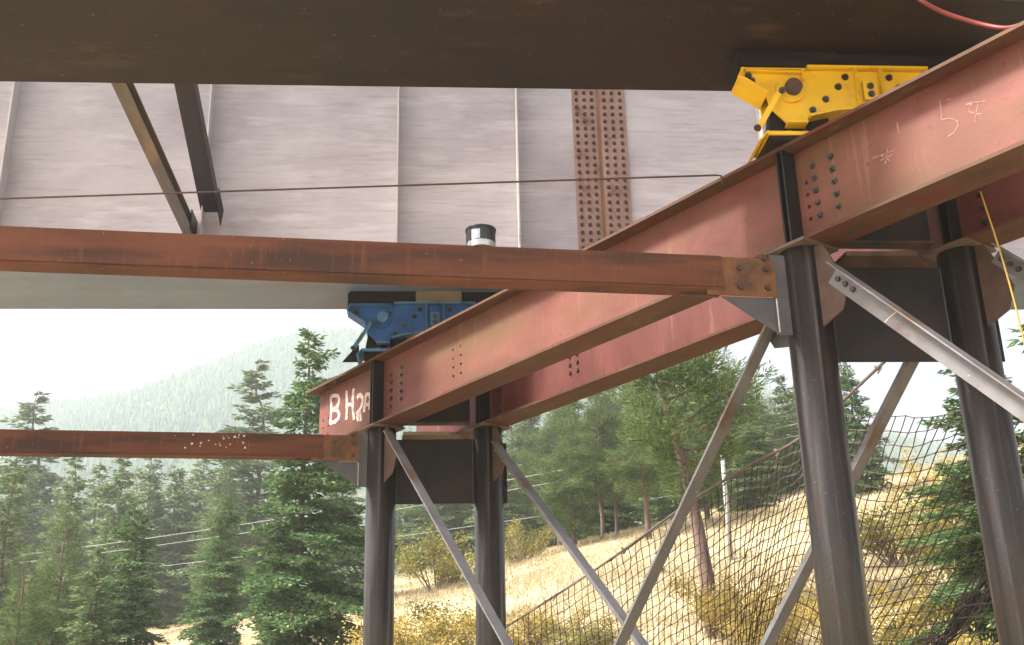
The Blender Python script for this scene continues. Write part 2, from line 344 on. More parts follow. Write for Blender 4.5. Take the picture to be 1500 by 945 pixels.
far = girder('bridge_girder', 'pale pinkish steel girder with upright stiffeners and a bolted splice, behind the blue bearing', P2,
             (-12, -8.95, -5.87, -2.785, .2, 2.11, 6.13, 9.2, 12.2), True, 'soffit_lit', -26, 24, 'web')
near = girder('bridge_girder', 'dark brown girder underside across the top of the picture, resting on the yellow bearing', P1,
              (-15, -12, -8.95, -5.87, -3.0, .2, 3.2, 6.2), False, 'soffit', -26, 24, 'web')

# cross members between the girders (frame of the far girder)
def member(name, label, a, b, w, h, m, shape):
    a, b = Vector(a), Vector(b); d = b - a; Lh = d.length
    base = P2 + GD * a.x + GN * a.y + Vector((0, 0, a.z))
    o = thing(name, label, 'brace', base)
    dw = (GD * d.x + GN * d.y + Vector((0, 0, d.z))).normalized()
    side = GD.copy(); upv = side.cross(dw).normalized(); side = dw.cross(upv).normalized()
    o.matrix_world = Matrix((dw, side, upv)).transposed().to_4x4() if False else Matrix.Translation(base) @ Matrix((dw, side, upv)).transposed().to_4x4()
    if shape == 'channel':
        MB().box(0, Lh, -w / 2, -w / 2 + .016, -h / 2, h / 2).build('web', m, o)
        MB().box(0, Lh, -w / 2 + .0165, w / 2, h / 2 - .016, h / 2).build('flange', m, o)
        MB().box(0, Lh, -w / 2 + .0165, w / 2, -h / 2, -h / 2 + .016).build('flange', m, o)
    else:
        MB().box(0, Lh, -w / 2, w / 2, -h / 2, -h / 2 + .018).build('flat_leg', m, o)
        MB().box(0, Lh, w / 2 - .018, w / 2, -h / 2 + .0185, h / 2).build('upright_leg', m, o)
    MB().box(-.05, .42, -.012 + w / 2 + .01, w / 2 + .01, -.17, .17).build('end_plate', 'dark_plate', o)
    for k in range(3): bolt(BOLT, o, .1 + .1 * k, w / 2 - .003, 0)
    return o
M_['strut'] = mat('grey_brown_strut', (.085, .066, .054), (.15, .12, .10), 2, (.3, 3, 3), stain=(.22, .15, .105), stain_scale=2, stain_at=(.58, .7), stain_stretch=(.3, 2, 2), rough=.6)
M_['strut_dark'] = mat('dark_brown_strut', (.024, .018, .021), (.038, .029, .031), 2, (.3, 3, 3), rough=.6)
member('cross_strut', 'grey-brown channel strut between the girders, left of the dark one', (-2.98, -.3, 9.15), (-2.93, -6.62, 9.15), .17, .2, 'strut', 'channel')
member('cross_strut', 'dark brown diagonal strut with a square-cut lower end above the rusty tie', (-2.66, -.42, 9.35), (-2.72, -6.62, 12.0), .32, .2, 'strut_dark', 'angle')

# ------------------------------------------------------------------ bents: cap beams
LET = [[(-9.575, 6.983), (-9.525, 6.733), (-9.558, 6.499)], [(-9.574, 6.963), (-9.369, 6.924), (-9.278, 6.829), (-9.334, 6.735), (-9.501, 6.727)],
       [(-9.501, 6.727), (-9.33, 6.674), (-9.262, 6.562), (-9.367, 6.503), (-9.559, 6.511)], [(-9.049, 6.928), (-9.017, 6.682), (-9.023, 6.447)],
       [(-8.817, 6.905), (-8.831, 6.637), (-8.773, 6.39)], [(-9.035, 6.686), (-8.795, 6.652)],
       [(-8.699, 6.722), (-8.62, 6.749), (-8.527, 6.679), (-8.545, 6.567), (-8.672, 6.436), (-8.645, 6.337)], [(-8.719, 6.47), (-8.607, 6.466), (-8.564, 6.318)],
       [(-8.472, 6.435), (-8.43, 6.678), (-8.351, 6.694), (-8.297, 6.645), (-8.298, 6.439)], [(-8.455, 6.546), (-8.301, 6.531)]]
CHALK = [[(1.7, 6.917), (1.685, 6.718)], [(1.767, 6.884), (1.802, 6.874)], [(1.685, 6.718), (1.757, 6.699), (1.82, 6.647), (1.83, 6.606), (1.789, 6.553), (1.715, 6.538)],
         [(1.93, 6.752), (1.992, 6.741), (2.115, 6.695)], [(1.992, 6.741), (1.947, 6.687), (1.994, 6.635), (2.057, 6.601)], [(2.041, 6.705), (1.978, 6.55)],
         [(1.248, 6.896), (1.244, 6.792)], [(.941, 6.665), (1.176, 6.644)], [(1.029, 6.662), (1.124, 6.549)], [(1.108, 6.686), (1.062, 6.553)], [(1.021, 6.607), (1.146, 6.61)]]
TW = .011
def cap(label, base, front, webm):
    c = thing('cap_beam', label, 'beam', base, CROT, 'cap beams of the bent')
    x0, x1 = (-9.93, 12.0)
    holes = []
    if front:
        holes += [(hx, 6.37 + .128 * k, .022) for hx in (-6.03, -5.846) for k in range(4)]
        holes += [(.165, 6.341 + .131 * k, .022) for k in range(4)]
        holes += [(-9.79 + .17 * (k % 2), 6.35 + .13 * (k // 2), .02) for k in range(6)]
    else:
        for hx in (-5.98, -5.82):
            for k in range(3): bolt(BOLT, c, hx, -TW, 6.40 + .12 * k)
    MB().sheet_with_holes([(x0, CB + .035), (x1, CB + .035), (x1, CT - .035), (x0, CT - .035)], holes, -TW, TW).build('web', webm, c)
    MB().box(x0 - .1, x1, -.21, .21, CT - .0348, CT).build('top_flange', 'flange', c)
    MB().box(x0, x1, -.21, .21, CB, CB + .0348).build('bottom_flange', 'flange', c)
    for px in (-SPAN, 0, SPAN):
        for dx in ((-.02, .05) if front else (-.03, .06)):
            for s in (-1, 1):
                MB().box(px + dx - .01, px + dx + .01, *sorted((s * (TW + .0005), s * .2)), CB + .0355, CT - .0355).build('stiffener', 'dark_plate' if s < 0 else webm, c)  # camera-side plates take the dark colour to paint in their shade
        if front:
            MB().tube([(px - .032, -TW - .004, CB + .04), (px - .032, -TW - .004, CT - .04)], .006, 5).build('weld_bead', 'weld', c)
    if front:
        for px in (0, SPAN):
            for k in range(5):
                bolt(NUT, c, px + .265 + .003 * k, -TW, 6.88 - .136 * k); bolt(NUT, c, px + .487 + .003 * k, -TW, 6.88 - .134 * k)
        for k in range(5):
            bolt(NUT, c, -7.68, -TW, 6.83 - .122 * k); bolt(NUT, c, -7.39, -TW, 6.87 - .122 * k)
        lt = MB(); [ribbon(lt, p, .07, -TW - .0005) for p in LET]; o = lt.build('lettering', 'white', c); o['label'] = 'white hand-painted letters BH2A'
        ch = MB(); [ribbon(ch, p, .013, -TW - .0005) for p in CHALK]; o = ch.build('chalk_mark', 'chalk', c); o['label'] = 'faint chalk figures 5 and 4'
        for bx in (-9.45, -9.1):
            bolt(NUT_D, c, bx, -.15, CT - .035, rx=math.pi / 2)
            MB().box(bx - .05, bx + .05, -.19, -.09, CT, CT + .025).build('flange_clip', 'dark_plate', c)
    else:
        for px in (-SPAN, 0):
            for k in range(5): bolt(NUT_D, c, px + .32, -TW, 6.86 - .15 * k)
    return c
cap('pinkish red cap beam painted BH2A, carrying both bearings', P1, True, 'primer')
cap('deeper red cap beam behind the painted one, on the rear pipe piles', Q1, False, 'primer_deep')

# cross plates that tie the two cap beams together
dq = Q1 - P1; DX, DY = dq.dot(CD), dq.dot(CN)
for px, lab in ((P1, 'dark spacer plate between the cap beams beside the yellow bearing'), (P2, 'dark spacer plate between the cap beams under the blue bearing')):
    o = thing('spacer_plate', lab, 'plate', (px.x, px.y, CB + .06), GA, 'spacers between cap beams')
    MB().box(.27, PAIR - .27, -.012, .012, .02, .96).build('plate', 'dark_plate', o)
    MB().box(.27, PAIR - .27, -.08, .08, 0, .02).build('lower_flange', 'gusset_rust', o)
    MB().box(.27, PAIR - .27, -.08, .08, .96, .98).build('upper_flange', 'gusset_rust', o)

# ------------------------------------------------------------------ pipe piles
def pile(base, label, right_gusset, left_gusset, tie_side, rear):
    zb = gz(base.x, base.y) - .4
    p = thing('pipe_pile', label, 'pile', (base.x, base.y, zb), CROT, 'pipe piles of the bent')
    H = CB - .03 - zb
    MB().tube([(0, 0, 0), (0, 0, H)], .216, 56).build('pipe', 'pile', p, smooth='all')
    MB().box(-.25, .25, -.27, .25, H + .0003, H + .0295).build('cap_plate', 'capplate', p)
    MB().tube([(-.2165, -.02, .1), (-.2165, -.02, H - .01)], .007, 5).build('weld_seam', 'weld', p)
    zz = lambda z: z - zb
    if right_gusset:
        MB().prism([(.2, zz(6.02)), (.30, zz(6.02)), (.53, zz(5.52)), (.44, zz(5.30)), (.2, zz(5.2))], -.07, -.052).build('gusset', 'gusset_rust', p)
    if left_gusset:
        MB().prism([(-.2, zz(5.55)), (-.36, zz(5.44)), (-.46, zz(5.28)), (-.40, zz(5.16)), (-.2, zz(5.12))], -.07, -.052).build('gusset', 'gusset', p)
    return p
pile(P2, 'dark steel pipe pile under the left end of the painted cap beam', True, False, True, False)
pile(P1, 'dark steel pipe pile with bright edges in the right foreground, holding the near tie', True, True, True, False)
pile(Q2, 'dark steel pipe pile just right of the farthest front pile', True, False, False, True)
pile(Q1, 'dark steel pipe pile at the right edge behind the yellow rope', True, True, False, True)

# plates between the paired piles
for a, lab in ((P1, 'large dark web plate between the two near pipe piles'), (P2, 'dark web plate between the two far pipe piles')):
    o = thing('diaphragm_plate', lab, 'plate', (a.x, a.y, 4.92), GA, 'plates between paired piles')
    MB().box(.214, PAIR - .214, -.011, .011, 0, .965).build('plate', 'dark_plate', o)
    for e in (.23, PAIR - .23): MB().tube([(e, -.014, .01), (e, -.014, .955)], .008, 5).build('weld_bead', 'gusset', o)
    MB().box(PAIR + .21, PAIR + .27, -.011, .011, 0, .9).build('fin', 'dark_plate', o)
for a, lab, m in ((P1, 'rusty brown board lying on the near web plate', 'gusset_rust'), (P2, 'pale-edged board lying on the far web plate', 'timber')):
    o = MB().prism([(.33, -.30), (1.02, -.30), (1.30, .12), (.62, .42), (.30, .05)], 0, .045, 'z').build('loose_board', m)
    o.location = (a.x, a.y, 5.886); o.rotation_euler = (0, 0, GA); tag(o, lab, 'board', 'boards on the web plates')

# ------------------------------------------------------------------ diagonal angle braces in the planes of the bents
def brace(label, base, a, b, leg, up, nb=3, y=-.075, mark=False, flip=1):
    """angle section from a=(x,z) down to b=(x,z), frame of the bent"""
    a, b = Vector((a[0], 0, a[1])), Vector((b[0], 0, b[1])); d = (b - a); Lh = d.length; d.normalize()
    n = Vector((-d.z, 0, d.x)) * up                       # in-plane normal
    wloc = base + CD * a.x + CN * y + Vector((0, 0, a.z))
    o = thing('angle_brace', label, 'brace', wloc, 0, 'diagonal braces of the bents')
    X = CD * d.x + Vector((0, 0, d.z)); Z = CD * n.x + Vector((0, 0, n.z)); Y = Z.cross(X)
    o.matrix_world = Matrix.Translation(wloc) @ Matrix((X, Y, Z)).transposed().to_4x4()
    s = 1 if Y.dot(CN) > 0 else -1                        # local +y away from the camera?
    t = .014
    MB().box(0, Lh, *sorted((0, -s * t)), -leg / 2, leg / 2).build('flat_leg', 'brace', o)
    MB().box(0, Lh, *sorted((-s * (t + .0004), -s * leg)), leg / 2 - t, leg / 2).build('outstanding_leg', 'brace', o)
    for k in range(nb):
        h = bolt(BOLT, o, .08 + .105 * k, -s * (t + .0005), -.01)
        if s < 0: h.rotation_euler = (0, 0, math.pi)
    if mark:
        m = MB(); ribbon(m, [(.78, -leg / 2 + .005), (.80, -.02), (.84, leg / 2 - .02)], .012, 0)
        q = m.build('chalk_stripe', 'white', o); q.location = (0, -s * (t + .002), 0)
        if s < 0: q.location.y = t + .0044
    return o
brace('grey angle brace falling right from the far front pile', P1, (-7.58, 5.86), (-2.2, -.28), .15, 1)
brace('grey angle brace falling left from the right foreground pile', P1, (-.36, 5.42), (-4.9, .14), .15, 1, 2, -.09)
brace('grey angle brace falling to the right edge from the foreground pile', P1, (.40, 5.66), (6.6, -.86), .19, 1, 3, -.075, True)
brace('grey angle brace falling right from the far rear pile', Q1, (-7.62, 5.70), (-2.3, .02), .15, 1)
brace('dark grey angle brace seen through the net left of the foreground pile', Q1, (-.5, 5.24), (-5.2, -.2), .16, 1, 2, -.09)
brace('dark angle brace at the right edge beside the yellow rope', Q1, (.42, 5.86), (6.6, -.7), .17, 1, 3)

# ------------------------------------------------------------------ ties running left from the piles
def tie(base, label, spatter):
    zt, zb = 5.93, 5.615
    o = thing('tie_beam', label, 'beam', (base.x, base.y, zb - .03), TA, 'horizontal ties to the next bent')
    H = zt - zb; x0, x1 = -16, -.86
    z0 = .03
    MB().box(x0, x1, -.1, -.085, z0, z0 + H).build('front_web', 'tie', o)
    MB().box(x0, x1, .085, .1, z0, z0 + H).build('rear_web', 'tie', o)
    MB().box(x0, x1, -.0848, .0848, z0 + H - .014, z0 + H - .002).build('top_plate', 'tie', o)
    MB().box(x0, x1, -.088, .112, z0 - .024, z0 - .001).build('bottom_plate', 'tie', o)
    e = MB().box(-1.02, -.33, -.0995 + .02, -.061, z0 - .075, z0 + H).build('end_plate', 'tie_end', o)
    for bx in (-.69, -.42):
        for bz in (.03, .225): bolt(BOLT_S, e, bx, -.0797, z0 + bz - .02)
    bolt(BOLT_S, e, -.43, -.0797, z0 + H + .0, 'bolt')
    MB().box(-.36, -.19, -.058, -.04, -.42, z0 + H + .05).build('side_plate', 'gusset', o)
    MB().tube([(-.335, -.062, -.40), (-.335, -.062, -.06)], .008, 5).build('weld_bead', 'weld', o)
    MB().prism([(-.88, -.052), (-.362, -.052), (-.362, -.40)], -.056, -.042).build('gusset', 'gusset', o)
    MB().box(-1.25, -.87, .02, .07, z0 - .05, z0 - .026).build('slotted_lug', 'gusset_rust', o)
    if spatter:
        sp = MB(); r = random.Random(3)
        for k in range(26):
            x = r.gauss(-2.35, .28); z = z0 + r.uniform(.03, H - .02); s = r.uniform(.005, .022); n = 7
            poly = [(x + s * r.uniform(.6, 1.1) * math.cos(2 * math.pi * i / n), z + s * r.uniform(.6, 1.1) * math.sin(2 * math.pi * i / n)) for i in range(n)]
            sp.prism(poly, -.1024, -.1003)
        sp.build('paint_spatter', 'white', o, kind='stuff')
    return o
tie(P1, 'long rust-brown tie beam across the middle with a paint pail on it', False)
tie(P2, 'lower rust-brown tie beam at left with white paint spatter', True)

# ------------------------------------------------------------------ bearings (rocker rollers) under the girders
def bearing(base, label, body, edge, pin_mat, packing):
    b = thing('roller_bearing', label, 'bearing', (base.x, base.y, CT), GA, 'roller bearings under the girders')
    Z = lambda z: z - CT
    YC = -.02; MID = PAIR / 2
    mir = lambda pts: [(2 * MID - x, z) for x, z in reversed(pts)]
    # two main side plates of the balance beam
    left = [(-.50, Z(7.93)), (-.53, Z(7.85)), (-.27, Z(7.67))]
    low = [(-.24, Z(7.50)), (-.09, Z(7.33)), (.11, Z(7.33)), (.14, Z(7.405)), (.40, Z(7.47)), (.66, Z(7.50))]
    prof = left + low + mir(left + low)
    for y in (-.28, -.04):
        MB().prism(prof, y, y + .022).build('side_plate', body, b)
    # top flange, full width between the end pockets; thin edge at the ends
    MB().box(.17, 2 * MID - .17, -.34, .0, Z(7.935), Z(7.965)).build('top_flange', edge, b)
    for s in (0, 1):
        f = (lambda x: 2 * MID - x) if s else (lambda x: x)
        MB().box(*sorted((f(-.50), f(.165))), -.30, -.008, Z(7.932), Z(7.95)).build('end_top_plate', edge, b)
        q = [(-.50, Z(7.93)), (-.545, Z(7.84)), (-.525, Z(7.838)), (-.48, Z(7.925))]
        MB().prism([(f(x), z) for x, z in q], -.34, -.283).build('end_lip', edge, b)
        q = [(-.532, Z(7.847)), (-.262, Z(7.662)), (-.262, Z(7.637)), (-.545, Z(7.83))]
        MB().prism([(f(x), z) for x, z in q], -.34, .0).build('sloping_soffit', body, b)
        q = [(.14, Z(7.402)), (.40, Z(7.467)), (.66, Z(7.497)), (MID - .02, Z(7.497)), (MID - .02, Z(7.472)), (.66, Z(7.472)), (.41, Z(7.442)), (.15, Z(7.377))]
        MB().prism([(f(x), z) for x, z in q], -.34, .0).build('lower_flange', edge, b)
        q = [(f(-.09), Z(7.328)), (f(.11), Z(7.328)), (f(.11), Z(7.303)), (f(-.09), Z(7.303))]
        MB().prism(q, -.34, .0).build('nose_plate', edge, b)
        # rocker boss, pin, hanger strap
        MB().prism([(f(-.02) + .15 * math.cos(i * math.pi / 10), Z(7.70) + .15 * math.sin(i * math.pi / 10)) for i in range(20)], -.315, -.2805).build('boss', body, b)
        MB().prism([(f(-.0) + .085 * math.cos(i * math.pi / 12), Z(7.705) + .085 * math.sin(i * math.pi / 12)) for i in range(24)], -.375, -.3155).build('pin', pin_mat, b)
        q = [(-.17, Z(7.66)), (-.115, Z(7.645)), (-.405, Z(7.165)), (-.46, Z(7.19))]
        MB().prism([(f(x), z) for x, z in q], -.395, -.377).build('hanger_strap', edge, b)
        bolt(NUT, b, f(-.14), -.395, Z(7.625)); bolt(NUT_D, b, f(-.43), -.395, Z(7.20))
        bolt(NUT, b, f(-.43), -.281, Z(7.86)); bolt(NUT_D, b, f(-.40), -.281, Z(7.80))
        bolt(NUT, b, f(.335), -.281, Z(7.60)); bolt(NUT_D, b, f(.48), -.281, Z(7.745)); bolt(NUT, b, f(.19), -.281, Z(7.475)); bolt(NUT_D, b, f(.565), -.281, Z(7.86))
        # pocket rib under the end top plate
        MB().prism([(f(-.46), Z(7.89)), (f(.12), Z(7.875)), (f(.15), Z(7.90)), (f(-.46), Z(7.91))], -.33, -.2805).build('pocket_rib', body, b)
        MB().box(*sorted((f(.11), f(.135))), -.33, -.2805, Z(7.8), Z(7.93)).build('pocket_rib', body, b)
        # rollers and pad on the cap beam
        for rx in (-.06, .10):
            MB().tube([(f(rx), -.24, Z(7.255)), (f(rx), -.03, Z(7.255))], .028, 16).build('roller', 'bolt_bright', b, smooth='all')
        MB().box(*sorted((f(-.30), f(.42))), -.30, .2, Z(7.185), Z(7.225)).build('pad_top', edge, b)
        MB().box(*sorted((f(-.28), f(.40))), -.28, .18, .001, Z(7.184)).build('pad_core', 'black', b)
        q = [(-.305, Z(7.225)), (-.285, Z(7.225)), (-.36, .004), (-.385, .004)]
        MB().prism([(f(x), z) for x, z in q], -.31, .21).build('pad_side', edge, b)
    for s in (0, 1):
        f = (lambda x: 2 * MID - x) if s else (lambda x: x)
        MB().prism([(f(-.26), Z(7.227)), (f(.40), Z(7.227)), (f(.36), Z(7.45)), (f(-.2), Z(7.62))], -.21, -.06).build('rocker_core', 'black', b)
    # upright ribs on the near face
    for rx in (.66, .92):
        for x in (rx, 2 * MID - rx):
            MB().box(x - .009, x + .009, -.34, -.2585 - .022, Z(7.50), Z(7.934)).build('rib', edge, b)
    # keeper block between the middle ribs
    k = MB().box(MID - .07, MID + .07, -.33, -.281, Z(7.58), Z(7.80)).build('keeper_plate', edge, b)
    for z in (7.64, 7.73): bolt(NUT, k, MID, -.33, Z(z))
    # packing between bearing and girder
    sh = MB().box(-.50, .5, -.30, .0, Z(7.967), Z(GB) - .002).build('packing', 'black', b)
    MB().box(.505, 2 * MID + .5, -.26, .0, Z(7.967), Z(GB) - .002).build('packing', 'black', b)
    MB().box(-.535, -.503, -.29, .0, Z(7.87), Z(GB) - .03).build('shadow_cheek', 'black', b)  # black strip standing in for the shadow at the end of the packing
    if packing: MB().box(.50, 1.2, -.32, -.302, Z(7.968), Z(GB) - .004).build('timber_block', 'timber', b)
    return b
bearing(P1, 'yellow steel roller bearing between cap beam and dark girder', 'yellow', 'yellow', 'gusset_rust', False)
bearing(P2, 'blue steel roller bearing between cap beam and pale girder', 'blue', 'blue_edge', 'blue_edge', True)
o = MB().prism([(-.62, .001), (-.40, .27), (-.37, .27), (-.37, .001)], .05, .075).build('knee_plate', 'dark_plate')
o.location = (P2.x, P2.y, CT); o.rotation_euler = (0, 0, GA); tag(o, 'dark sloping plate left of the blue bearing', 'plate')

# ------------------------------------------------------------------ small things on the steel
td = Vector((math.cos(TA), math.sin(TA), 0)); tn = Vector((-math.sin(TA), math.cos(TA), 0))
pp = P1 + td * -3.163
p = thing('paint_pail', 'black and silver paint pail standing on the rusty tie', 'pail', (pp.x, pp.y, 5.93), TA)
MB().tube([(0, 0, .001), (0, 0, .035), (0, 0, .06)], .137, 32).build('body_band', 'tin', p, smooth=False)
MB().tube([(0, 0, .0605), (0, 0, .185)], .139, 32).build('body', 'can', p)
MB().tube([(0, 0, .186), (0, 0, .205)], .146, 32).build('rim', 'can', p)
MB().tube([(0, 0, .2055), (0, 0, .212)], .138, 32).build('lid', 'tin', p)
lab = MB()
for k in range(5):
    a0, a1 = -2.35 + k * .12, -2.35 + (k + 1) * .12
    lab.add([(.1405 * math.cos(a), .1405 * math.sin(a), z) for z in (.065, .16) for a in (a0, a1)], [(0, 1, 3, 2)])
lab.build('label_patch', 'tin', p)

def cat_rom(P, n=8):
    P = [Vector(p) for p in P]; Q = []
    for i in range(len(P) - 1):
        p0, p1, p2, p3 = P[max(i - 1, 0)], P[i], P[i + 1], P[min(i + 2, len(P) - 1)]
        for k in range(n):
            t = k / n; Q.append(.5 * ((2 * p1) + (p2 - p0) * t + (2 * p0 - 5 * p1 + 4 * p2 - p3) * t * t + (3 * p1 - p0 - 3 * p2 + p3) * t ** 3))
    Q.append(P[-1]); return Q
ce = P1 - CD * .74 - CN * .215
tag(MB().tube([(ce.x + .01, ce.y, CT - .09), (ce.x, ce.y, CT + .012), (ce.x - .05, ce.y - .01, CT + .015), (-5.23, 10.87, 7.095), (-18, 10.9, 7.0)], .0115, 6).build('safety_cable', 'cable'),
    'thin dark cable stretched left from the cap beam flange', 'cable')
tag(MB().tube(cat_rom([(3.75, 9.15, 8.17), (3.70, 8.9, 8.02), (3.66, 8.65, 7.82), (3.61, 8.47, 7.60), (3.80, 8.50, 7.484), (4.05, 8.45, 7.33), (4.22, 8.30, 7.17), (4.35, 8.2, 7.15)]), .019, 10).build('rubber_hose', 'hose', smooth='all'),
    'red rubber hose sagging onto the cap beam at top right', 'hose')
tag(MB().tube(cat_rom([(4.181, 9.225, 6.10), (4.237, 9.157, 5.385), (4.264, 9.106, 4.652), (4.27, 9.05, 3.4)]), .0075, 6).build('yellow_rope', 'yrope'),
    'thin yellow rope hanging from the cap beam at the right edge', 'rope')

# ------------------------------------------------------------------ safety net
def make_net():
    n = thing('safety_net', 'dark knotted cord net slung from a rope behind the piles', 'net', (2.7, 17.9, gz(2.7, 17.9)))
    inv = Vector(n.location)
    rope = [(-.932, 22.794, 3.321), (-.132, 21.606, 3.659), (1.403, 19.742, 4.389), (2.706, 17.894, 5.075), (3.476, 16.717, 5.382), (3.993, 15.603, 5.518), (4.489, 13.569, 5.839), (4.583, 12.268, 5.904), (4.55, 10.72, 5.72)]
    MB().tube([p - inv for p in cat_rom(rope)], .022, 6).build('border_rope', 'rope', n)
    top = [Vector(p) for p in cat_rom([(-.932, 22.794, 3.30), (-.132, 21.61, 3.637), (1.403, 19.75, 4.365), (2.706, 17.902, 5.05), (3.476, 16.724, 5.36), (3.992, 15.613, 5.49), (4.341, 14.716, 5.55), (4.72, 13.79, 5.25), (5.12, 12.98, 5.1), (5.9, 11.9, 5.1), (6.7, 10.8, 5.1)], 20)]
    cum = [0]
    for a, b in zip(top, top[1:]): cum.append(cum[-1] + (b - a).length)
    cell = .158
    nu = int(cum[-1] / cell); nv = 30
    def P(u, v):
        s = u * cell; k = min(max(np.searchsorted(cum, s) - 1, 0), len(top) - 2)
        a = top[k].lerp(top[k + 1], (s - cum[k]) / max(cum[k + 1] - cum[k], 1e-6))
        f = s / cum[-1]; w = min(max((f - .45) / .25, 0), 1); w = w * w * (3 - 2 * w)
        d = v * cell * (1.02 - .10 * w)
        along = (top[min(k + 5, len(top) - 1)] - top[max(k - 5, 0)]).normalized(); along.z = 0
        q = a + Vector((0, 0, -d)) - along * d * .85 * w
        q += Vector((-.5, -.35, 0)) * (.10 * math.sin(v * .22 + u * .11)) + Vector((.008 * math.sin(u * 1.7 + v * .9), .015 * math.sin(v * 1.1 + u * .6), .015 * math.sin(u * .83 + v * .31)))
        q.x += random.uniform(-.013, .013); q.z += random.uniform(-.013, .013)
        return q
    G = [[P(u, v) - inv for v in range(nv)] for u in range(nu)]
    c = MB()
    for u in range(nu):
        c.tube(G[u], .0082, 3, False)
    for v in range(nv):
        c.tube([G[u][v] for u in range(nu)], .0082, 3, False)
    for u in range(nu):
        for v in range(nv):
            q = G[u][v]; r = .016
            c.add([q + Vector((r, 0, 0)), q + Vector((-r, 0, 0)), q + Vector((0, r, 0)), q + Vector((0, -r, 0)), q + Vector((0, 0, r)), q + Vector((0, 0, -r))],
                  [(0, 2, 4), (2, 1, 4), (1, 3, 4), (3, 0, 4), (2, 0, 5), (1, 2, 5), (3, 1, 5), (0, 3, 5)])
    c.build('mesh', 'net', n, kind='stuff')
    rp = cat_rom(rope)
    for i in range(6, len(rp) - 8, 6):
        q = rp[i] - inv
        MB().tube([q + Vector((-.03, 0, .035)), q + Vector((.035, -.02, 0)), q + Vector((0, .02, -.06))], [.02, .03, .015], 6).build('tie_knot', 'pole' if i % 4 == 0 else 'rope', n)
    f = MB()
    core = cat_rom([(3.5, 13.1, 1.95), (4.015, 13.195, 2.202), (4.656, 13.279, 2.555), (5.008, 13.254, 2.915), (5.366, 13.201, 3.352), (5.9, 13.0, 3.9)], 6)
    for k in range(20):
        ph = random.uniform(0, 6.3); rr = random.uniform(.02, .16)
        f.tube([p - inv + Vector((rr * math.cos(ph + i * .35), .5 * rr * math.sin(ph * 2 + i * .3), rr * math.sin(ph + i * .35))) + Vector((random.uniform(-.02, .02),) * 3) for i, p in enumerate(core)], .009, 3, False)
    f.build('gathered_edge', 'net', n, kind='stuff')
make_net()

# ------------------------------------------------------------------ trees
def path_at(path, t):
    k = min(int(t * (len(path) - 1)), len(path) - 2); return path[k].lerp(path[k + 1], t * (len(path) - 1) - k)

